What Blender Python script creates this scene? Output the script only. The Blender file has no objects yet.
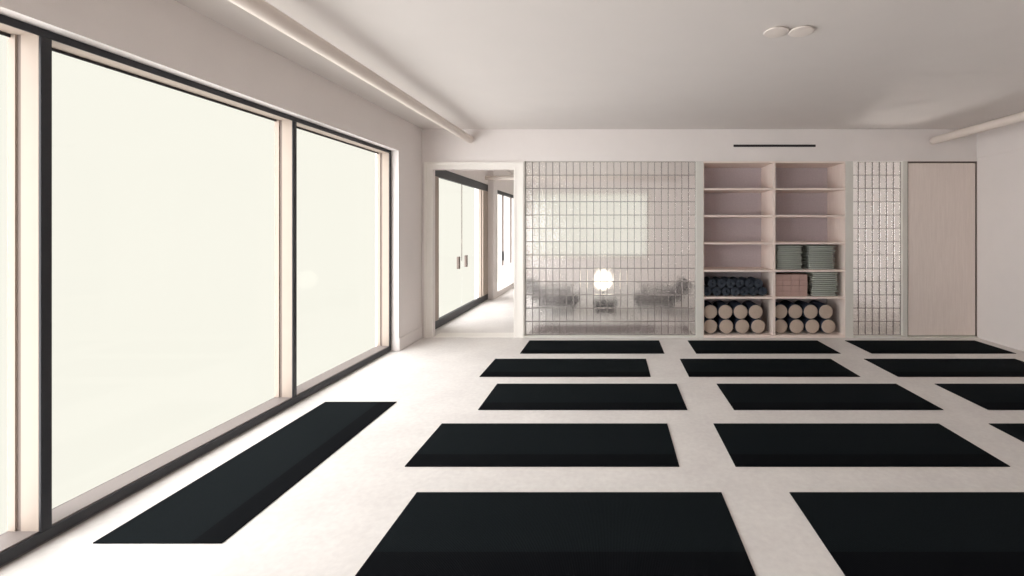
import bpy, bmesh, math, random
from mathutils import Vector, Matrix
random.seed(7)
S = bpy.context.scene
COL = S.collection
PI = math.pi

# ------------------------------------------------------------------ helpers
def lin(c):
    c /= 255.0
    return c / 12.92 if c <= 0.04045 else ((c + 0.055) / 1.055) ** 2.4
def rgb(r, g, b): return (lin(r), lin(g), lin(b), 1.0)

def obj(name, bm, mat, parent=None, smooth=False):
    bmesh.ops.recalc_face_normals(bm, faces=bm.faces[:])
    me = bpy.data.meshes.new(name)
    bm.to_mesh(me); bm.free()
    if mat: me.materials.append(mat)
    if smooth:
        for p in me.polygons: p.use_smooth = True
    o = bpy.data.objects.new(name, me)
    COL.objects.link(o)
    if parent: o.parent = parent
    return o

def box(bm, x0, x1, y0, y1, z0, z1, bev=0.0, seg=2):
    t = bmesh.new()
    bmesh.ops.create_cube(t, size=1.0)
    bmesh.ops.scale(t, vec=(abs(x1-x0), abs(y1-y0), abs(z1-z0)), verts=t.verts)
    bmesh.ops.translate(t, vec=((x0+x1)/2, (y0+y1)/2, (z0+z1)/2), verts=t.verts)
    if bev > 0:
        bmesh.ops.bevel(t, geom=t.edges[:], offset=bev, segments=seg, profile=0.5, affect='EDGES')
    merge(bm, t)

def merge(bm, t, M=None):
    if M is not None: bmesh.ops.transform(t, matrix=M, verts=t.verts)
    mp = {v: bm.verts.new(v.co) for v in t.verts}
    for f in t.faces:
        nf = bm.faces.new([mp[v] for v in f.verts]); nf.smooth = f.smooth
    t.free()

def B(*boxes):
    bm = bmesh.new()
    for b in boxes: box(bm, *b)
    return bm

def lathe(profile, seg=32, axis='Z', loc=(0, 0, 0)):
    """profile: list of (radius, height); closed with caps when radius is 0"""
    bm = bmesh.new()
    rings = []
    for r, h in profile:
        if r < 1e-6: rings.append([bm.verts.new((0, 0, h))])
        else: rings.append([bm.verts.new((r*math.cos(2*PI*k/seg), r*math.sin(2*PI*k/seg), h)) for k in range(seg)])
    for a, b in zip(rings, rings[1:]):
        for k in range(seg):
            k2 = (k+1) % seg
            if len(a) == 1 and len(b) == 1: continue
            if len(a) == 1: bm.faces.new((a[0], b[k], b[k2]))
            elif len(b) == 1: bm.faces.new((a[k], a[k2], b[0]))
            else: bm.faces.new((a[k], a[k2], b[k2], b[k]))
    if len(rings[0]) > 1: bm.faces.new(rings[0][::-1])
    if len(rings[-1]) > 1: bm.faces.new(rings[-1])
    if axis == 'Y': bmesh.ops.rotate(bm, matrix=Matrix.Rotation(-PI/2, 3, 'X'), verts=bm.verts)
    if axis == 'X': bmesh.ops.rotate(bm, matrix=Matrix.Rotation(PI/2, 3, 'Y'), verts=bm.verts)
    bmesh.ops.translate(bm, vec=loc, verts=bm.verts)
    return bm

def tag(o, label, cat, group=None, kind=None):
    o['label'] = label; o['category'] = cat
    if group: o['group'] = group
    if kind: o['kind'] = kind
    return o
def thing(name, label, cat, loc=(0, 0, 0), group=None, rz=0):
    o = bpy.data.objects.new(name, None); COL.objects.link(o)
    o.location = loc; o.rotation_euler = (0, 0, rz); o.empty_display_size = 0.1
    return tag(o, label, cat, group)
def struct(name, bm, mat, label, cat):
    o = obj(name, bm, mat)
    return tag(o, label, cat, kind='structure')
def struct_root(name, label, cat, loc=(0, 0, 0)):
    o = thing(name, label, cat, loc); o['kind'] = 'structure'; return o
def dup(root, loc, label, rz=None):
    r = root.copy(); COL.objects.link(r); r.location = loc; r['label'] = label
    if rz is not None: r.rotation_euler = (0, 0, rz)
    for ch in root.children:
        c = ch.copy(); COL.objects.link(c); c.parent = r
        for g in ch.children:
            d = g.copy(); COL.objects.link(d); d.parent = c
    return r

# ------------------------------------------------------------------ materials
def new_mat(name):
    m = bpy.data.materials.new(name); m.use_nodes = True
    nt = m.node_tree; nt.nodes.clear()
    out = nt.nodes.new('ShaderNodeOutputMaterial')
    return m, nt, out
def N(nt, t, **kw):
    n = nt.nodes.new(t)
    for k, v in kw.items():
        if k in n.inputs: n.inputs[k].default_value = v
        else: setattr(n, k, v)
    return n

def pbr(name, col, rough=0.6, var=0.06, scale=6.0, bump=0.0, bscale=80.0, spec=0.3, stretch=None, metal=0.0, detail=4.0):
    m, nt, out = new_mat(name)
    p = N(nt, 'ShaderNodeBsdfPrincipled')
    p.inputs['Roughness'].default_value = rough
    p.inputs['Metallic'].default_value = metal
    p.inputs['Specular IOR Level'].default_value = spec
    tc = N(nt, 'ShaderNodeTexCoord')
    mp = N(nt, 'ShaderNodeMapping')
    if stretch: mp.inputs['Scale'].default_value = stretch
    nt.links.new(tc.outputs['Object'], mp.inputs['Vector'])
    nz = N(nt, 'ShaderNodeTexNoise'); nz.inputs['Scale'].default_value = scale; nz.inputs['Detail'].default_value = detail
    nt.links.new(mp.outputs[0], nz.inputs['Vector'])
    rp = N(nt, 'ShaderNodeValToRGB')
    e = rp.color_ramp.elements
    e[0].position = 0.3; e[1].position = 0.7
    e[0].color = tuple(c*(1-var) for c in col[:3]) + (1,)
    e[1].color = tuple(min(1, c*(1+var)) for c in col[:3]) + (1,)
    nt.links.new(nz.outputs['Fac'], rp.inputs['Fac'])
    nt.links.new(rp.outputs['Color'], p.inputs['Base Color'])
    if bump > 0:
        n2 = N(nt, 'ShaderNodeTexNoise'); n2.inputs['Scale'].default_value = bscale; n2.inputs['Detail'].default_value = 3
        nt.links.new(mp.outputs[0], n2.inputs['Vector'])
        b = N(nt, 'ShaderNodeBump'); b.inputs['Strength'].default_value = bump; b.inputs['Distance'].default_value = 0.01
        nt.links.new(n2.outputs['Fac'], b.inputs['Height'])
        nt.links.new(b.outputs[0], p.inputs['Normal'])
    nt.links.new(p.outputs[0], out.inputs['Surface'])
    return m

def mat_floor():
    m, nt, out = new_mat('microcement_floor')
    p = N(nt, 'ShaderNodeBsdfPrincipled')
    p.inputs['Roughness'].default_value = 0.55
    p.inputs['Specular IOR Level'].default_value = 0.25
    tc = N(nt, 'ShaderNodeTexCoord')
    a = N(nt, 'ShaderNodeTexNoise'); a.inputs['Scale'].default_value = 2.2; a.inputs['Detail'].default_value = 8; a.inputs['Roughness'].default_value = 0.65
    b = N(nt, 'ShaderNodeTexNoise'); b.inputs['Scale'].default_value = 26; b.inputs['Detail'].default_value = 4
    nt.links.new(tc.outputs['Object'], a.inputs['Vector']); nt.links.new(tc.outputs['Object'], b.inputs['Vector'])
    mx = N(nt, 'ShaderNodeMix'); mx.data_type = 'FLOAT'; mx.inputs[0].default_value = 0.4
    nt.links.new(a.outputs['Fac'], mx.inputs[2]); nt.links.new(b.outputs['Fac'], mx.inputs[3])
    r = N(nt, 'ShaderNodeValToRGB'); e = r.color_ramp.elements
    e[0].position = 0.36; e[0].color = FLOOR_A; e[1].position = 0.62; e[1].color = FLOOR_B
    nt.links.new(mx.outputs[0], r.inputs['Fac']); nt.links.new(r.outputs['Color'], p.inputs['Base Color'])
    bp = N(nt, 'ShaderNodeBump'); bp.inputs['Strength'].default_value = 0.12; bp.inputs['Distance'].default_value = 0.005
    nt.links.new(b.outputs['Fac'], bp.inputs['Height']); nt.links.new(bp.outputs[0], p.inputs['Normal'])
    nt.links.new(p.outputs[0], out.inputs['Surface'])
    return m

def mat_mat():
    """woven near-black mat: fine ribs across, plus a plain darker band along one long edge"""
    m, nt, out = new_mat('yoga_mat_rubber')
    p = N(nt, 'ShaderNodeBsdfPrincipled')
    p.inputs['Roughness'].default_value = 0.9; p.inputs['Specular IOR Level'].default_value = 0.03
    tc = N(nt, 'ShaderNodeTexCoord'); sx = N(nt, 'ShaderNodeSeparateXYZ')
    nt.links.new(tc.outputs['Object'], sx.inputs[0])
    st = N(nt, 'ShaderNodeMath', operation='LESS_THAN'); st.inputs[1].default_value = -0.325 + 0.155
    nt.links.new(sx.outputs['Y'], st.inputs[0])
    w = N(nt, 'ShaderNodeTexWave'); w.wave_type = 'BANDS'; w.bands_direction = 'X'
    w.inputs['Scale'].default_value = 42; w.inputs['Distortion'].default_value = 0.6
    nt.links.new(tc.outputs['Object'], w.inputs['Vector'])
    nz = N(nt, 'ShaderNodeTexNoise'); nz.inputs['Scale'].default_value = 160
    nt.links.new(tc.outputs['Object'], nz.inputs['Vector'])
    r = N(nt, 'ShaderNodeValToRGB'); e = r.color_ramp.elements
    e[0].position = 0.25; e[0].color = rgb(17, 20, 22); e[1].position = 0.75; e[1].color = rgb(24, 30, 33)
    nt.links.new(nz.outputs['Fac'], r.inputs['Fac'])
    mx = N(nt, 'ShaderNodeMix'); mx.data_type = 'RGBA'
    nt.links.new(st.outputs[0], mx.inputs[0]); nt.links.new(r.outputs['Color'], mx.inputs[6])
    mx.inputs[7].default_value = rgb(13, 15, 18)
    nt.links.new(mx.outputs[2], p.inputs['Base Color'])
    bp = N(nt, 'ShaderNodeBump'); bp.inputs['Strength'].default_value = 0.25; bp.inputs['Distance'].default_value = 0.002
    nt.links.new(w.outputs['Fac'], bp.inputs['Height']); nt.links.new(bp.outputs[0], p.inputs['Normal'])
    nt.links.new(p.outputs[0], out.inputs['Surface'])
    return m

def mat_pane():
    m, nt, out = new_mat('clear_window_glass')
    tr = N(nt, 'ShaderNodeBsdfTransparent'); tr.inputs['Color'].default_value = (0.998, 0.998, 0.998, 1)
    gl = N(nt, 'ShaderNodeBsdfGlossy'); gl.inputs['Roughness'].default_value = 0.02
    lw = N(nt, 'ShaderNodeLayerWeight'); lw.inputs['Blend'].default_value = 0.5
    pw = N(nt, 'ShaderNodeMath', operation='POWER'); pw.inputs[1].default_value = 5.0
    fr = N(nt, 'ShaderNodeMath', operation='MULTIPLY_ADD'); fr.inputs[1].default_value = 0.06; fr.inputs[2].default_value = 0.01
    nt.links.new(lw.outputs['Facing'], pw.inputs[0]); nt.links.new(pw.outputs[0], fr.inputs[0])
    mx = N(nt, 'ShaderNodeMixShader')
    nt.links.new(fr.outputs[0], mx.inputs[0]); nt.links.new(tr.outputs[0], mx.inputs[1]); nt.links.new(gl.outputs[0], mx.inputs[2])
    nt.links.new(mx.outputs[0], out.inputs['Surface'])
    return m

def mat_brick():
    """hammered glass brick: part clear, part scattered by the rippled face, a little mirror"""
    m, nt, out = new_mat('hammered_glass')
    tc = N(nt, 'ShaderNodeTexCoord')
    nz = N(nt, 'ShaderNodeTexNoise'); nz.inputs['Scale'].default_value = 42; nz.inputs['Detail'].default_value = 2
    nt.links.new(tc.outputs['Object'], nz.inputs['Vector'])
    bp = N(nt, 'ShaderNodeBump'); bp.inputs['Strength'].default_value = 0.5; bp.inputs['Distance'].default_value = 0.006
    nt.links.new(nz.outputs['Fac'], bp.inputs['Height'])
    tr = N(nt, 'ShaderNodeBsdfTransparent'); tr.inputs['Color'].default_value = (1.0, 1.0, 1.0, 1)
    rf = N(nt, 'ShaderNodeBsdfRefraction'); rf.inputs['Color'].default_value = (1.0, 1.0, 1.0, 1)
    rf.inputs['Roughness'].default_value = 0.21; rf.inputs['IOR'].default_value = 1.16
    nt.links.new(bp.outputs[0], rf.inputs['Normal'])
    gl = N(nt, 'ShaderNodeBsdfGlossy'); gl.inputs['Roughness'].default_value = 0.08
    gl.inputs['Color'].default_value = (1.0, 0.99, 0.985, 1)
    nt.links.new(bp.outputs[0], gl.inputs['Normal'])
    m1 = N(nt, 'ShaderNodeMixShader'); m1.inputs[0].default_value = 0.68
    nt.links.new(tr.outputs[0], m1.inputs[1]); nt.links.new(rf.outputs[0], m1.inputs[2])
    m2 = N(nt, 'ShaderNodeMixShader'); m2.inputs[0].default_value = GLASS_MIRROR
    nt.links.new(m1.outputs[0], m2.inputs[1]); nt.links.new(gl.outputs[0], m2.inputs[2])
    nt.links.new(m2.outputs[0], out.inputs['Surface'])
    return m

def mat_wood(name, c0, c1, axis='Z', rough=0.6):
    m, nt, out = new_mat(name)
    p = N(nt, 'ShaderNodeBsdfPrincipled'); p.inputs['Roughness'].default_value = rough; p.inputs['Specular IOR Level'].default_value = 0.25
    tc = N(nt, 'ShaderNodeTexCoord'); mp = N(nt, 'ShaderNodeMapping')
    mp.inputs['Scale'].default_value = {'Z': (22, 22, 1.3), 'X': (1.3, 22, 22)}[axis]
    nt.links.new(tc.outputs['Object'], mp.inputs['Vector'])
    nz = N(nt, 'ShaderNodeTexNoise'); nz.inputs['Scale'].default_value = 2.5; nz.inputs['Detail'].default_value = 7; nz.inputs['Roughness'].default_value = 0.7
    nt.links.new(mp.outputs[0], nz.inputs['Vector'])
    r = N(nt, 'ShaderNodeValToRGB'); e = r.color_ramp.elements
    e[0].position = 0.3; e[0].color = c0; e[1].position = 0.72; e[1].color = c1
    nt.links.new(nz.outputs['Fac'], r.inputs['Fac']); nt.links.new(r.outputs['Color'], p.inputs['Base Color'])
    bp = N(nt, 'ShaderNodeBump'); bp.inputs['Strength'].default_value = 0.08; bp.inputs['Distance'].default_value = 0.003
    nt.links.new(nz.outputs['Fac'], bp.inputs['Height']); nt.links.new(bp.outputs[0], p.inputs['Normal'])
    nt.links.new(p.outputs[0], out.inputs['Surface'])
    return m

def mat_emit(name, col, strength):
    m, nt, out = new_mat(name)
    e = N(nt, 'ShaderNodeEmission'); e.inputs['Color'].default_value = col; e.inputs['Strength'].default_value = strength
    nt.links.new(e.outputs[0], out.inputs['Surface']); return m

FLOOR_A = rgb(211, 207, 205); FLOOR_B = rgb(225, 222, 219)
GLASS_MIRROR = 0.2
M_floor = mat_floor()
M_wall = pbr('warm_white_plaster', rgb(231, 226, 224), 0.8, 0.015, 3, 0.05, 120, 0.15)
M_ceil = pbr('ceiling_paint', rgb(215, 210, 207), 0.85, 0.01, 3, 0.03, 120, 0.1)
M_trim = pbr('white_painted_trim', rgb(241, 238, 233), 0.5, 0.01, 4, 0, 1, 0.3)
M_post = pbr('grey_white_post_paint', rgb(214, 213, 207), 0.55, 0.01, 4, 0, 1, 0.3)
M_dark = pbr('charcoal_aluminium', rgb(42, 43, 48), 0.45, 0.05, 30, 0, 1, 0.4)
M_sill = pbr('pale_window_lining', rgb(174, 161, 150), 0.6, 0.015, 5, 0, 1, 0.25)
M_sill_shaded = pbr('taupe_sill_shaded', rgb(130, 122, 119), 0.6, 0.02, 6, 0, 1, 0.2)  # sill colour darkened to stand in for weaker daylight on it
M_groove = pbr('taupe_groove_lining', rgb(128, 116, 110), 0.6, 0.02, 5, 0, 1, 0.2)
M_pane = mat_pane()
M_mat = mat_mat()
M_brick = mat_brick()
M_joint = pbr('grey_joint', rgb(126, 120, 118), 0.7, 0.05, 30, 0, 1, 0.2)
M_ply = mat_wood('pale_birch_ply', rgb(228, 213, 205), rgb(238, 226, 219), 'X')
M_plyv = mat_wood('pale_birch_ply_upright', rgb(228, 213, 205), rgb(238, 226, 219), 'Z')
M_back = pbr('mauve_grey_shelf_back', rgb(196, 188, 193), 0.75, 0.05, 40, 0.05, 90, 0.15)
M_door = mat_wood('pale_oak_door', rgb(226, 214, 207), rgb(237, 226, 219), 'Z')
M_tan = pbr('tan_canvas', rgb(186, 170, 157), 0.85, 0.06, 90, 0.15, 300, 0.1)
M_navy = pbr('navy_cotton', rgb(58, 64, 80), 0.85, 0.12, 60, 0.2, 300, 0.1)
M_roll = pbr('dark_slate_mat_rubber', rgb(66, 73, 84), 0.75, 0.12, 60, 0.15, 260, 0.15)
M_brk = pbr('terracotta_pink_foam', rgb(178, 150, 143), 0.8, 0.05, 60, 0.08, 300, 0.15)
M_blk = pbr('grey_green_wool', rgb(168, 173, 166), 0.9, 0.06, 70, 0.3, 260, 0.1)
M_pipe = pbr('white_duct_paint', rgb(226, 216, 208), 0.4, 0.01, 5, 0, 1, 0.4)
M_white = pbr('white_plastic', rgb(226, 218, 212), 0.45, 0.01, 5, 0, 1, 0.4)
M_slot = pbr('black_slot_metal', rgb(44, 42, 46), 0.5, 0.05, 30, 0, 1, 0.3)
M_fab = pbr('dark_grey_upholstery', rgb(58, 54, 58), 0.9, 0.1, 60, 0.2, 250, 0.1)
M_blackmetal = pbr('black_steel', rgb(40, 38, 40), 0.4, 0.05, 30, 0, 1, 0.4)
M_globe = mat_emit('lit_opal_globe', (1.0, 0.93, 0.80, 1), 4.0)

# ------------------------------------------------------------------ room dimensions (metres)
CAM_H = 1.587
F = 447.0
XL, XR = -2.754, 5.29           # side wall faces
YB = 6.48                       # face of back wall
YR = -2.6                       # wall behind the viewer
ZC = 3.02
WZ = 2.585                      # head of the window opening
XF = -2.845                     # dark frame face
XG = -3.0                       # glass plane
YE = 12.6                       # end of the back room

# floor / ceiling
struct('floor', B((XG-0.012, XR+0.25, YR-0.2, YE+0.2, -0.12, 0.0)), M_floor, 'pale grey-beige microcement floor', 'floor')
struct('ceiling', B((XG-0.06, XR+0.25, YR-0.2, YE+0.2, ZC, ZC+0.12)), M_ceil, 'smooth off-white painted ceiling', 'ceiling')

# left wall: head above the windows, pier to the corner
Y_END = 5.77
struct('wall_left', B((XL-0.30, XL, YR-0.2, YB, WZ, ZC),
                      (XL-0.30, XL, Y_END, YB, 0, WZ),
                      (XL-0.30, XL, YR-0.2, YR+0.6, 0, WZ)), M_wall, 'warm white plaster wall around the tall windows', 'wall')
struct('baseboard_left', B((XL, XL+0.012, Y_END+0.004, YB, 0.0, 0.165, 0.004)), M_wall, 'flat painted baseboard on the short left wall pier', 'baseboard')
# right wall: upper part slightly proud of the lower
struct('wall_right', B((XR, XR+0.25, YR-0.2, YB, 0, ZC), (XR-0.010, XR, YR, YB-0.001, 2.60, ZC, 0.004)), M_wall, 'warm white plaster wall with a shallow ledge high up', 'wall')
struct('wall_rear', B((XL-0.3, XR+0.25, YR-0.2, YR, 0, ZC)), M_wall, 'plain plaster wall closing the studio opposite the shelves', 'wall')

# ------------------------------------------------------------------ window wall (left)
mull = [-1.299, 0.464, 2.227, 3.990]
w1 = struct_root('window_1', 'row of floor-to-ceiling windows with thin charcoal frame', 'window', (XL, 2.0, 0))
def wchild(name, bm, mat):
    o = obj(name, bm, mat, w1); o.matrix_parent_inverse = Matrix.Translation((-XL, -2.0, 0)); return o
yn0 = YR+0.6
wchild('bottom_rail', B((XF-0.012, XF, yn0, Y_END-0.002, 0.012, 0.068, 0.003)), M_dark)
wchild('top_rail', B((XF-0.012, XF, yn0, Y_END-0.002, 2.544, WZ-0.001, 0.003)), M_dark)
wchild('end_post', B((XF-0.012, XF, Y_END-0.05, Y_END-0.002, 0.068, 2.544, 0.003)), M_dark)
for y in mull:
    m = wchild('mullion', B((XF-0.012, XF, y, y+0.045, 0.068, 2.544, 0.003)), M_dark)
    l = obj('mullion_lining', B((XG+0.055, XF-0.012, y, y+0.045, 0.076, 2.555),
                                (XG-0.012, XG+0.028, y-0.002, y+0.047, 0.076, 2.555)), M_sill, m)
    g = obj('groove', B((XG+0.028, XG+0.055, y+0.006, y+0.039, 0.076, 2.555)), M_groove, m)
wchild('sill', B((XG-0.012, XF-0.012, yn0, Y_END-0.002, 0.0, 0.076)), M_sill_shaded)
wchild('head_lining', B((XG-0.012, XF-0.012, yn0, Y_END-0.002, 2.552, WZ-0.001)), M_sill)
wchild('head_track', B((XG-0.002, XG+0.006, yn0, Y_END-0.04, 2.536, 2.552)), M_dark)
wchild('jamb_lining', B((XG+0.055, XF-0.012, Y_END-0.040, Y_END-0.002, 0.076, 2.552),
                        (XG-0.012, XG+0.028, Y_END-0.040, Y_END-0.002, 0.076, 2.552)), M_sill)
wchild('jamb_groove', B((XG+0.028, XG+0.055, Y_END-0.034, Y_END-0.002, 0.076, 2.552)), M_groove)
edges = [yn0] + [v for y in mull for v in (y-0.002, y+0.047)] + [Y_END-0.040]
for a, b in zip(edges[0::2], edges[1::2]):
    wchild('pane', B((XG-0.010, XG-0.003, a, b, 0.076, 2.552)), M_pane)

# ------------------------------------------------------------------ back wall
def PX(px): return (px-612)*YB/F
def PZ(py): return CAM_H-(py-228)*YB/F
XD0, XD1 = PX(433), PX(514)      # doorway
XA0, XA1 = PX(525), PX(696)      # large glass block panel
XS0, XS1 = PX(703.6), PX(845)    # shelves
XB0, XB1 = PX(853), PX(902.5)    # narrow glass block panel
XW0 = PX(908)                    # oak door
ZT = PZ(161.3)
WT = 0.28
struct('wall_back', B((XL-0.3, XD1, YB, YB+0.08, ZT, ZC), (XD1, XR+0.25, YB, YB+0.08, ZT, ZC),
                      (XL-0.3, XD0-0.001, YB, YB+0.08, 0, ZT),
                      (XD0-0.001, XD1+0.001, YB, YB+0.08, PZ(169.5), ZT),
                      (XD1+0.001, XA0-0.03, YB, YB+0.08, 0, ZT)), M_wall, 'warm white plaster wall above the shelves and glass blocks', 'wall')
# door casing: moulded, proud of the wall
def casing(bm, x0, x1, z0, z1, inner):
    box(bm, x0, x1, YB-0.018, YB, z0, z1, 0.003)
t = bmesh.new()
cz = PZ(169.5)
box(t, PX(425), XD0, YB-0.016, YB, 0, cz+0.105, 0.003)
box(t, PX(425), PX(427.4), YB-0.030, YB-0.016, 0, cz+0.105, 0.003)
box(t, PX(430.8), XD0, YB-0.022, YB-0.016, 0, cz+0.03, 0.002)
box(t, XD0, XD1, YB-0.016, YB, cz, cz+0.105, 0.003)
box(t, PX(427.4), PX(522), YB-0.030, YB-0.016, cz+0.072, cz+0.105, 0.003)
box(t, XD0, XD1, YB-0.022, YB-0.016, cz, cz+0.03, 0.002)
box(t, XD1, PX(524), YB-0.016, YB, 0, cz+0.105, 0.003)
box(t, PX(521.6), PX(524), YB-0.030, YB-0.016, 0, cz+0.105, 0.003)
box(t, XD1, XD1+0.03, YB-0.022, YB-0.016, 0, cz+0.03, 0.002)
struct('trim_1', t, M_trim, 'white moulded casing around the open corridor doorway', 'door casing')
struct('trim_2', B((XD0, XD1, YB+0.002, YB+WT, 0, 0.004)), M_trim, 'flat white threshold in the corridor doorway', 'threshold')
struct('trim_3', B((XA1, XS0-0.004, YB-0.01, YB+0.08, 0, ZT, 0.003)), M_post, 'pale grey post between big glass block panel and shelves', 'post')
struct('trim_4', B((XS1+0.004, XB0, YB-0.01, YB+0.08, 0, ZT, 0.003)), M_post, 'pale grey post between shelves and narrow glass block panel', 'post')
struct('trim_5', B((XB1, XW0-0.012, YB-0.01, YB+0.08, 0, ZT, 0.003)), M_post, 'pale grey post between narrow glass block panel and oak door', 'post')
struct('trim_6', B((XA0-0.03, XA1, YB-0.03, YB+0.12, 0, 0.028, 0.004)), M_post, 'low pale kerb beneath the big glass block panel', 'kerb')
struct('trim_7', B((XB0, XB1, YB-0.03, YB+0.12, 0, 0.028, 0.004)), M_post, 'low pale kerb beneath the narrow glass block panel', 'kerb')
struct('trim_8', B((XW0-0.012, XR-0.001, YB-0.03, YB+0.05, 0, 0.016, 0.004)), M_post, 'low pale kerb beneath the oak door', 'kerb')

# oak flush door in a dark reveal
d2 = struct_root('door_2', 'tall flush pale oak door in the right corner', 'door', ((XW0+XR)/2, YB, 0))
def at(o, root):
    o.parent = root; o.matrix_parent_inverse = Matrix.Translation(-Vector(root.location)); return o
at(obj('leaf', B((XW0+0.006, XR-0.02, YB+0.004, YB+0.048, 0.028, ZT-0.026, 0.003)), M_door), d2)
at(obj('frame', B((XW0-0.012, XW0-0.002, YB-0.002, YB+0.10, 0.016, ZT-0.001), (XR-0.012, XR-0.001, YB-0.002, YB+0.10, 0.016, ZT-0.001),
                  (XW0-0.012, XR-0.001, YB-0.002, YB+0.10, ZT-0.016, ZT-0.001),
                  (XW0-0.012, XR-0.001, YB+0.05, YB+0.10, 0.016, ZT-0.001)), M_groove), d2)

# ------------------------------------------------------------------ glass block panels
def glass_panel(name, label, x0, x1, ncol, nrow, z0, z1):
    root = thing(name, label, 'glass block wall', ((x0+x1)/2, YB+0.05, 0), 'glass block panels in the back wall')
    bw, bh = (x1-x0)/ncol, (z1-z0)/nrow
    bm = bmesh.new()
    for i in range(ncol):
        for j in range(nrow):
            t = bmesh.new()
            bmesh.ops.create_cube(t, size=1)
            jx = 1 if random.random() < 0.5 else -1
            bmesh.ops.scale(t, vec=(bw-0.008-0.002*random.random(), 0.034, bh-0.009-0.003*random.random()), verts=t.verts)
            bmesh.ops.bevel(t, geom=t.edges[:], offset=0.004, segments=1, affect='EDGES')
            M = Matrix.Translation((x0+(i+0.5)*bw+0.0012*jx, YB+0.05+random.uniform(-.004, .004), z0+(j+0.5)*bh)) @ \
                Matrix.Rotation(random.gauss(0, 0.012), 4, 'Z') @ Matrix.Rotation(random.gauss(0, 0.012), 4, 'X')
            merge(bm, t, M)
    at(obj('glass_blocks', bm, M_brick), root)
    g = bmesh.new()
    for i in range(ncol+1):
        x = x0+i*bw; r = 0.0028 if 0 < i < ncol else 0.004
        box(g, x-r+(r if i == 0 else 0), x+r-(r if i == ncol else 0), YB+0.036, YB+0.046, z0, z1)
    for j in range(nrow+1):
        z = z0+j*bh; r = 0.003
        box(g, x0, x1, YB+0.037, YB+0.045, z-r+(r if j == 0 else 0), z+r-(r if j == nrow else 0))
    at(obj('joints', g, M_joint), root)
    return root
glass_panel('glass_block_panel', 'wide panel of clear glass blocks between doorway and shelves', XA0, XA1, 25, 13, 0.028, ZT-0.001)
struct('trim_9', B((XA0-0.03, XA0-0.001, YB-0.012, YB+0.12, 0.028, ZT)), M_trim, 'thin white edge strip beside the big glass block panel', 'trim')
glass_panel('glass_block_panel', 'narrow panel of clear glass blocks between shelves and oak door', XB0, XB1, 7, 13, 0.028, ZT-0.001)

# ------------------------------------------------------------------ built-in shelves
SD = 0.52
TH = 0.028
shelf = thing('shelving_unit', 'pale plywood built-in shelving with two columns of six compartments', 'shelves', ((XS0+XS1)/2, YB, 0))
zb = [PZ(y) for y in (335.6, 297.8, 270.9, 243.4, 216.1, 189.0)]   # centres of boards
zb[0] = 0.018
XM = PX(774.2)
at(obj('side_panel', B((XS0-0.003, XS0+0.006, YB-0.004, YB+SD, 0.0, ZT-0.002)), M_plyv), shelf)
at(obj('side_panel', B((XS1-0.006, XS1+0.003, YB-0.004, YB+SD, 0.0, ZT-0.002)), M_plyv), shelf)
at(obj('divider', B((XM-0.016, XM+0.016, YB-0.004, YB+SD, 0.032, ZT-0.024)), M_plyv), shelf)
at(obj('back_panel', B((XS0-0.003, XS1+0.003, YB+SD, YB+SD+0.018, 0, ZT-0.002)), M_back), shelf)
at(obj('top_panel', B((XS0+0.006, XS1-0.006, YB-0.004, YB+SD, ZT-0.024, ZT-0.002)), M_ply), shelf)
at(obj('plinth', B((XS0+0.006, XS1-0.006, YB-0.02, YB-0.004, 0.0, 0.026, 0.003)), M_ply), shelf)
for z in zb:
    for a, b in ((XS0+0.006, XM-0.016), (XM+0.016, XS1-0.006)):
        at(obj('shelf', B((a, b, YB-0.002, YB+SD, z-TH/2, z+TH/2, 0.002)), M_ply), shelf)
def top(i): return zb[i]+TH/2

# ---- bolsters: navy sleeve, tan end panels
def make_bolster(R, L):
    b = thing('bolster', 'x', 'bolster', (0, 0, 0), 'bolsters in the bottom compartments')
    obj('cover', lathe([(R-0.012, 0.0), (R-0.004, 0.003), (R, 0.012), (R, L-0.012), (R-0.004, L-0.003), (R-0.012, L)], 40, 'Y'), M_navy, b, True)
    for y, s in ((0, -1), (L, 1)):
        obj('end_panel', lathe([(R-0.005, 0.002*0), (R-0.008, 0.004), (R-0.02, 0.007), (R*0.5, 0.010), (0, 0.011)] if s > 0 else
                               [(0, -0.011), (R*0.5, -0.010), (R-0.02, -0.007), (R-0.008, -0.004), (R-0.005, 0)], 40, 'Y', (0, y, 0)), M_tan, b, True)
    return b
RB, LB = 0.1075, 0.395
proto = make_bolster(RB, LB); first = True
ords = ['first', 'second', 'third', 'fourth', 'fifth', 'sixth', 'seventh']
for side, x0 in (('left', XS0+0.006), ('right', XM+0.016)):
    for j in range(2):
        for i in range(4):
            if j == 0:
                x = x0+RB+0.004+i*0.2345; z = top(0)+RB
            else:
                x = x0+RB+0.002+i*0.2225; z = top(0)+RB+0.2155
            lab = 'navy bolster with round tan end, %s layer of %s bottom compartment, %s from the left' % (('lower', 'upper')[j], side, ords[i])
            loc = (x, YB+(0.085 if side == 'left' else 0.095)+random.uniform(-.006, .006), z+0.001)
            if first: proto.location = loc; proto['label'] = lab; first = False
            else: dup(proto, loc, lab)

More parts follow.
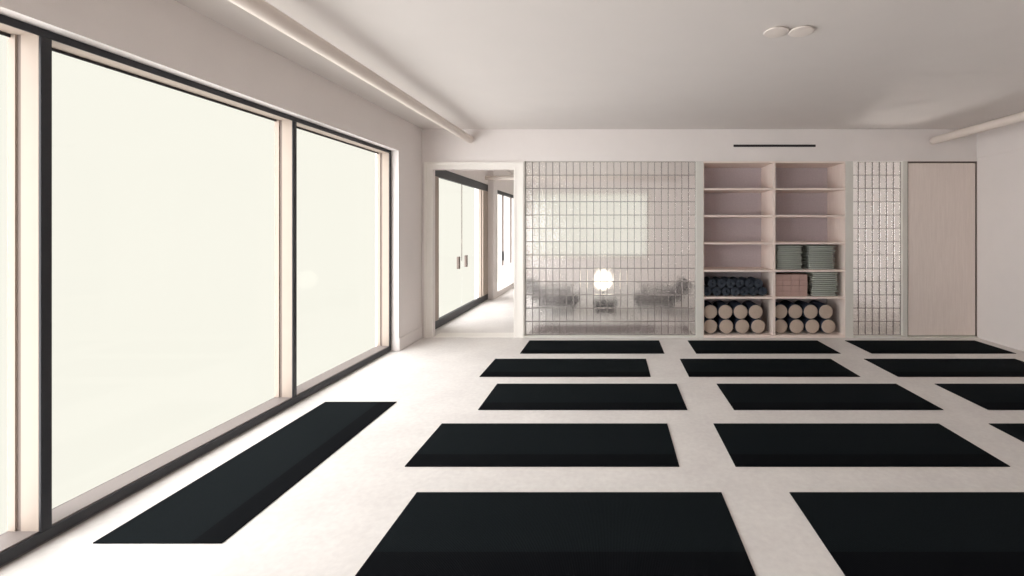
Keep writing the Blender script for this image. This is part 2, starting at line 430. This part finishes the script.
# ---- rolled mats (spiral section)
def make_roll(R, L):
    t = bmesh.new()
    turns, th, n = 3.6, 0.0085, 100
    pts = []
    for k in range(n+1):
        a = k/n*turns*2*PI
        r = R-0.0115*(a/(2*PI))*1.25
        r = max(r, 0.006)
        pts.append((a, r))
    rows = []
    for a, r in pts:
        row = []
        for (rr, y) in ((r, 0), (r-th, 0), (r-th, L), (r, L)):
            rr = max(rr, 0.001)
            row.append(t.verts.new((rr*math.cos(-a-PI/2), y, rr*math.sin(-a-PI/2))))
        rows.append(row)
    for p, q in zip(rows, rows[1:]):
        for k in range(4):
            t.faces.new((p[k], p[(k+1) % 4], q[(k+1) % 4], q[k]))
    t.faces.new(rows[0]); t.faces.new(rows[-1][::-1])
    return obj('rolled_mat', t, M_roll)
RR, LR = 0.0675, 0.40
pr = make_roll(RR, LR); first = True
for j in range(2):
    for i in range(7 if j == 0 else 6):
        x = XS0+0.008+RR+i*0.1355+(0.0675 if j else 0); z = top(1)+RR+0.117*j+0.001
        lab = 'dark slate rolled mat on left shelf, %s layer, %s from the left' % (('lower', 'upper')[j], ords[i])
        o = pr if first else pr.copy()
        if not first: COL.objects.link(o)
        first = False
        o.location = (x, YB+0.06+random.uniform(-.012, .012), z)
        tag(o, lab, 'rolled mat', 'rolled mats on the left shelf')

# ---- foam blocks
t = bmesh.new(); box(t, -0.0585, 0.0585, 0, 0.23, 0, 0.079, 0.004)
pr = obj('yoga_block', t, M_brk); first = True
lev = ['bottom course', 'second course', 'third course', 'top course']
for j in range(4):
    for i in range(4):
        o = pr if first else pr.copy()
        if not first: COL.objects.link(o)
        first = False
        o.location = (XM+0.0195+0.0585+i*0.1195, YB+0.03+random.uniform(-.004, .004), top(1)+0.0005+j*0.0802)
        tag(o, 'terracotta pink foam block, %s, %s from the left' % (lev[j], ords[i]), 'yoga block', 'foam blocks on the right shelf')

# ---- folded blankets
def blanket_mesh(seed):
    rnd = random.Random(seed)
    t = bmesh.new()
    W, D = 0.385, 0.40
    z = 0.0
    hs = rnd.choice(([0.033, 0.024, 0.031], [0.027, 0.033, 0.028], [0.030, 0.026, 0.032]))
    for k, h in enumerate(hs):
        ox = rnd.uniform(-0.007, 0.007); ww = W/2-(0.004, 0.016, 0.002)[k]-rnd.uniform(0, .010)
        c = bmesh.new()
        # rounded slab section in XZ extruded along Y with gentle sag
        sec = []
        r = h/2
        for s in range(7):
            a = -PI/2+PI*s/6
            sec.append((ww-r+r*math.cos(a), r+r*math.sin(a)))
        for s in range(7):
            a = PI/2+PI*s/6
            sec.append((-ww+r+r*math.cos(a), r+r*math.sin(a)))
        ny = 6; rows = []
        for q in range(ny+1):
            y = D*q/ny; f = 1.0 if 0 < q < ny else 0.55
            rows.append([c.verts.new((ox+px_*(1 if 0 < q < ny else 0.992), y+(0.004 if k == 1 and q == 0 else 0)+0.002*math.sin(px_*17+k+seed),
                                      z+r+(pz_-r)*f+0.0)) for px_, pz_ in sec])
        n = len(sec)
        for p, q in zip(rows, rows[1:]):
            for s in range(n): c.faces.new((p[s], p[(s+1) % n], q[(s+1) % n], q[s]))
        c.faces.new(rows[0][::-1]); c.faces.new(rows[-1])
        merge(t, c)
        z += h-0.0005
    return t, z
BH = None
def stack(xc, base, n, where, seed0):
    global BH
    z = base
    nm = ['bottom', 'second', 'third', 'fourth', 'top']
    for k in range(n):
        bm, h = blanket_mesh(seed0+k)
        o = obj('folded_blanket', bm, M_blk, None, True)
        o.location = (xc+random.uniform(-.005, .005), YB+0.035+random.uniform(-.006, .006), z+0.0005)
        tag(o, 'folded grey-green blanket, %s of %s' % ('topmost' if k == n-1 else nm[k]+(' from the bottom' if k else 'most'), where), 'blanket', 'folded blankets on the shelves')
        z += h+0.0008
stack(PX(790.6)+0.005, top(2), 4, 'the stack above the pink blocks', 10)
stack(PX(823)+0.008, top(2), 4, 'the higher right stack', 20)
stack(PX(826)+0.008, top(1), 4, 'the lower stack beside the blocks', 30)

# ------------------------------------------------------------------ yoga mats
ML, MW = 1.825, 0.65
t = bmesh.new(); box(t, -ML/2, ML/2, -MW/2, MW/2, 0, 0.006, 0.002)
mat0 = obj('yoga_mat', t, M_mat); firstm = True
def place_mat(x, y, rz, lab):
    global firstm
    o = mat0 if firstm else mat0.copy()
    if not firstm: COL.objects.link(o)
    firstm = False
    o.location = (x, y, 0.0005); o.rotation_euler = (0, 0, rz)
    tag(o, lab, 'yoga mat', 'black yoga mats on the floor')
rows = [(5.965, 0), (5.083, 1), (4.218, 0), (3.293, 1), (2.352, 0)]
rown = ['row nearest the back wall', 'second row from the back wall', 'third row from the back wall', 'fourth row from the back wall', 'row farthest from the back wall']
for k, (y, s) in enumerate(rows):
    place_mat((-0.25, -0.50, -0.255, -0.465, -0.257)[k], y, 0, 'black yoga mat in the %s, at its window end' % rown[k])
    place_mat(1.975 if not s else 1.733, y, 0, 'black yoga mat in the %s, %s' % (rown[k], 'middle one of three' if k < 4 else 'toward the right wall'))
    if k < 4: place_mat(4.19 if not s else 3.96, y, 0, 'black yoga mat in the %s, at its right wall end' % rown[k])
place_mat(-2.285, 3.158, PI/2, 'black yoga mat turned lengthwise beside the tall windows')

# ------------------------------------------------------------------ ceiling fittings
def pipe(label, x, z, r, y0, y1):
    root = thing('ceiling_pipe', label, 'pipe', (x, y1, z), 'white pipes under the ceiling')
    obj('tube', lathe([(r, 0), (r, y1-y0-0.02), (r-0.006, y1-y0-0.006), (r-0.02, y1-y0)], 32, 'Y', (0, -(y1-y0), 0)), M_pipe, root, True)
    return root
pipe('white round pipe along the ceiling over the windows', -2.045, 2.862, 0.054, YR, YB-0.02)
pipe('white round pipe along the ceiling by the right wall', 4.63, 2.845, 0.054, YR, YB-0.02)
def disc(x, y, lab):
    root = thing('ceiling_fitting', lab, 'ceiling fitting', (x, y, ZC), 'round white ceiling discs')
    obj('mounting_ring', lathe([(0.076, 0), (0.078, -0.003), (0.078, -0.005), (0.074, -0.006)][::-1], 40), M_white, root, True)
    obj('cover', lathe([(0.0, -0.016), (0.080, -0.016), (0.085, -0.015), (0.087, -0.012), (0.087, -0.008), (0.083, -0.006)], 48), M_white, root, True)
disc(1.193, 3.25, 'flat white ceiling disc, the one of the pair nearer the windows')
disc(1.371, 3.24, 'flat white ceiling disc, the one of the pair farther from the windows')
v = thing('slot_vent', 'long thin black slot vent on the wall above the shelves', 'vent', (PX(774.5), YB, PZ(145.8)))
hw = (PX(815.5)-PX(733.5))/2
obj('frame', B((-hw, hw, -0.006, 0, 0.012, 0.017, 0.001), (-hw, hw, -0.006, 0, -0.017, -0.012, 0.001), (-hw, -hw+0.006, -0.006, 0, -0.012, 0.012), (hw-0.006, hw, -0.006, 0, -0.012, 0.012)), M_slot, v)
obj('slot', B((-hw+0.006, hw-0.006, -0.002, 0, -0.012, 0.012)), M_slot, v)
obj('blade', B((-hw+0.006, hw-0.006, -0.005, -0.002, -0.002, 0.002)), M_slot, v)

# ------------------------------------------------------------------ corridor and lounge beyond
YC = YB+0.08
# corridor outer wall with glazed double door; the wall steps in beyond it
XC = -2.76
YA, YP = 6.89, 9.96
struct('wall_corridor', B((XC-0.3, XC, YC, YP, 2.55, ZC), (XC-0.3, XC, YC, YA, 0, 2.55),
                          (XC-0.3, -2.64, YP, 10.30, 0, ZC),
                          (XC-0.3, -2.64, 10.30, YE, 2.47, ZC), (XC-0.3, -2.64, 10.30, YE, 0, 0.12), (XC-0.3, -2.64, 12.0, YE, 0.12, 2.47)), M_wall, 'warm white corridor wall with glazed openings beyond the doorway', 'wall')
d1 = struct_root('door_1', 'tall glazed double door with dark head and kick rail in the corridor', 'door', (XC, 8.3, 0))
at(obj('bottom_rail', B((XC-0.06, XC-0.002, YA, YP, 0.0, 0.125, 0.003)), M_dark), d1)
at(obj('top_rail', B((XC-0.06, XC-0.002, YA, YP, 2.40, 2.549, 0.003)), M_dark), d1)
at(obj('side_panel', B((XC-0.06, XC-0.006, YA, 7.14, 0.125, 2.40)), M_sill), d1)
at(obj('side_panel', B((XC-0.06, XC-0.006, 9.60, YP, 0.125, 2.40), (XC-0.05, XC+0.0, 9.42, 9.50, 0.125, 2.40)), M_sill), d1)
for a, b, hy in ((7.16, 8.325, 8.08), (8.335, 9.58, 8.50)):
    lf = at(obj('leaf', B((XC-0.045, XC-0.035, a, b, 0.125, 2.40)), M_pane), d1)
    h = B((XC-0.030, XC+0.012, hy-0.055, hy+0.02, 0.85, 1.07, 0.006))
    hh = at(obj('handle', h, M_groove), lf); hh.matrix_parent_inverse = Matrix.Translation(-Vector(d1.location))
    hh.parent = lf; hh.matrix_parent_inverse = Matrix.Identity(4)
    lf.matrix_parent_inverse = Matrix.Translation(-Vector(d1.location))
at(obj('edge_stile', B((XC-0.047, XC-0.033, 7.14, 7.16, 0.125, 2.40)), M_dark), d1)
at(obj('meeting_stile', B((XC-0.047, XC-0.033, 8.325, 8.335, 0.98, 2.40)), M_groove), d1)
w2 = struct_root('window_2', 'bright glazed opening farther along the corridor with dark head rail', 'window', (-2.64, 11, 0))
at(obj('top_rail', B((-2.72, -2.645, 10.30, 12.0, 2.39, 2.469, 0.003)), M_dark), w2)
for y in (10.95, 11.82):
    at(obj('stile', B((-2.70, -2.665, y, y+0.05, 0.66, 2.39, 0.002)), M_groove), w2)
at(obj('handle', B((-2.665, -2.63, 10.80, 10.90, 0.80, 1.02, 0.004)), M_slot), w2)
at(obj('pane', B((-2.69, -2.683, 10.30, 12.0, 0.12, 2.39)), M_pane), w2)
# duct crossing the corridor
root = thing('corridor_duct', 'white round duct crossing the corridor high beyond the doorway', 'duct', (XC, 9.75, 2.68))
obj('tube', lathe([(0.048, 0.0), (0.048, 4.2)], 28, 'X', (0, 0, 0)), M_pipe, root, True)

# lounge shell
LW0, LW1, LZ0, LZ1 = -2.3, 1.05, 0.72, 2.62     # window in the end wall
struct('wall_lounge', B((XC-0.3, LW0, YE, YE+0.2, 0, ZC), (LW1, XR+0.25, YE, YE+0.2, 0, ZC),
                        (LW0, LW1, YE, YE+0.2, 0, LZ0), (LW0, LW1, YE, YE+0.2, LZ1, ZC),
                        (XR, XR+0.25, YB+0.08, YE, 0, ZC)), M_wall, 'warm white lounge walls behind the glass blocks', 'wall')
w3 = struct_root('window_3', 'bright lounge window seen blurred through the big glass block panel', 'window', ((LW0+LW1)/2, YE, LZ0))
at(obj('frame', B((LW0, LW1, YE+0.05, YE+0.1, LZ0, LZ0+0.05), (LW0, LW1, YE+0.05, YE+0.1, LZ1-0.05, LZ1), (LW0, LW0+0.05, YE+0.05, YE+0.1, LZ0, LZ1), (LW1-0.05, LW1, YE+0.05, YE+0.1, LZ0, LZ1)), M_sill), w3)
at(obj('pane', B((LW0+0.05, LW1-0.05, YE+0.07, YE+0.077, LZ0+0.05, LZ1-0.05)), M_pane), w3)

# lounge furniture
def lounge_chair(lab, loc, s):
    r = thing('lounge_chair', lab, 'chair', loc, 'low lounge chairs behind the glass blocks')
    seat = bmesh.new(); box(seat, -0.36, 0.36, -0.34, 0.34, 0.13, 0.30, 0.045, 3)
    bk = bmesh.new(); box(bk, -0.09, 0.09, -0.34, 0.34, 0.0, 0.44, 0.05, 3)
    bmesh.ops.rotate(bk, matrix=Matrix.Rotation(-0.75, 3, 'Y'), verts=bk.verts)
    bmesh.ops.translate(bk, vec=(-0.36, 0, 0.25), verts=bk.verts)
    obs = [obj('seat', seat, M_fab, r, True), obj('backrest', bk, M_fab, r, True)]
    for sx in (-0.27, 0.27):
        for sy in (-0.27, 0.27):
            obs.append(obj('leg', lathe([(0.011, 0), (0.016, 0.15)], 12, 'Z', (sx, sy, 0)), M_blackmetal, r, True))
    for sy in (-0.33, 0.33):
        a = bmesh.new(); box(a, -0.36, 0.26, sy-0.03, sy+0.03, 0.42, 0.46, 0.014)
        ar = obj('armrest', a, M_fab, r, True)
        obj('arm_post', lathe([(0.012, 0.30), (0.012, 0.43)], 12, 'Z', (0.16, sy, 0)), M_blackmetal, ar, True)
    return r
lounge_chair('low dark grey lounge chair behind the glass blocks on the doorway side', (-1.0, 8.6, 0), 1)
c2 = lounge_chair('low dark grey lounge chair behind the glass blocks on the shelf side', (0.80, 8.6, 0), 1)
c2.rotation_euler = (0, 0, PI)
tb = thing('side_table', 'low dark square table under the glowing globe lamp', 'table', (-0.12, 8.55, 0))
obj('tabletop', B((-0.23, 0.23, -0.23, 0.23, 0.16, 0.195, 0.006)), M_blackmetal, tb)
obj('pedestal', B((-0.19, 0.19, -0.19, 0.19, 0.0, 0.16, 0.006)), M_fab, tb)
lp = thing('globe_lamp', 'glowing round lamp on the low table behind the glass blocks', 'lamp', (-0.17, 8.55, 0.195))
obj('lamp_base', lathe([(0.07, 0), (0.07, 0.012), (0.012, 0.02), (0.010, 0.22), (0.03, 0.23), (0.03, 0.245)], 24), M_blackmetal, lp, True)
prof = [(0.175*math.sin(PI*k/20) if 0 < k < 20 else 0.0, 0.40-0.175*math.cos(PI*k/20)) for k in range(21)]
obj('globe', lathe(prof, 32), M_globe, lp, True)

reflection_strip = bmesh.new(); box(reflection_strip, -1.25, 1.2, 6.64, 7.25, 0.0005, 0.014, 0.004)  # strip added to deepen the dark mat reflection low in the glass
M_strip = pbr('grey_reflection_strip', rgb(160, 151, 151), 0.95, 0.12, 40, 0.3, 200, 0.05)
tag(obj('reflection_strip', reflection_strip, M_strip), 'added grey strip behind the big glass block panel deepening the mat reflection', 'reflection_strip')
# unseen lamp added to cast the ceiling's light patch through the narrow glass panel
up = thing('added_uplight', 'small added lamp behind the narrow glass block panel casting the ceiling light patch', 'lamp', (4.17, 8.45, 0))
obj('housing', lathe([(0.05, 0), (0.055, 0.005), (0.055, 0.05), (0.045, 0.06), (0.035, 0.045)], 24), M_blackmetal, up, True)
sl = bpy.data.lights.new('ceiling_patch_beam', 'SPOT'); sl.energy = 1150; sl.spot_size = math.radians(50); sl.spot_blend = 0.6; sl.shadow_soft_size = 0.003; sl.color = (1, 0.94, 0.88)
so = bpy.data.objects.new('ceiling_patch_beam', sl); COL.objects.link(so); so.parent = up; so.location = (0, 0, 0.07)
so.rotation_euler = Vector((-0.32, -1.95, 1.85)).to_track_quat('-Z', 'Y').to_euler()

# ------------------------------------------------------------------ light
w = bpy.data.worlds.new('hazy_sky'); S.world = w; w.use_nodes = True
bg = w.node_tree.nodes['Background']
bg.inputs['Color'].default_value = rgb(251, 249, 236); bg.inputs['Strength'].default_value = 1.0
def sun(name, az_from, el, E, ang, col):
    l = bpy.data.lights.new(name, 'SUN'); l.energy = E; l.angle = math.radians(ang); l.color = col
    o = bpy.data.objects.new(name, l); COL.objects.link(o)
    d = Vector((math.cos(math.radians(el))*math.cos(math.radians(az_from)), math.cos(math.radians(el))*math.sin(math.radians(az_from)), math.sin(math.radians(el))))
    o.rotation_euler = (-d).to_track_quat('-Z', 'Y').to_euler()
    o.location = (-6, 3, 6)
sun('hazy_sun', 216, 18, 12.7, 145, (1.0, 0.985, 0.985))

# ------------------------------------------------------------------ camera
cam = bpy.data.cameras.new('camera'); co = bpy.data.objects.new('camera', cam); COL.objects.link(co)
co.location = (0, 0, CAM_H); co.rotation_euler = (PI/2, 0, 0)
cam.sensor_fit = 'HORIZONTAL'; cam.sensor_width = 36; cam.lens = F/1024*36
cam.shift_x = -100/1024; cam.shift_y = -60/1024
cam.clip_start = 0.05
S.camera = co
S.view_settings.view_transform = 'Standard'; S.view_settings.look = 'None'
S.view_settings.exposure = 0.0; S.view_settings.gamma = 1.0; S.view_settings.use_curve_mapping = False
S.cycles.max_bounces = 16; S.cycles.diffuse_bounces = 10; S.cycles.transmission_bounces = 12; S.cycles.transparent_max_bounces = 24; S.cycles.glossy_bounces = 6
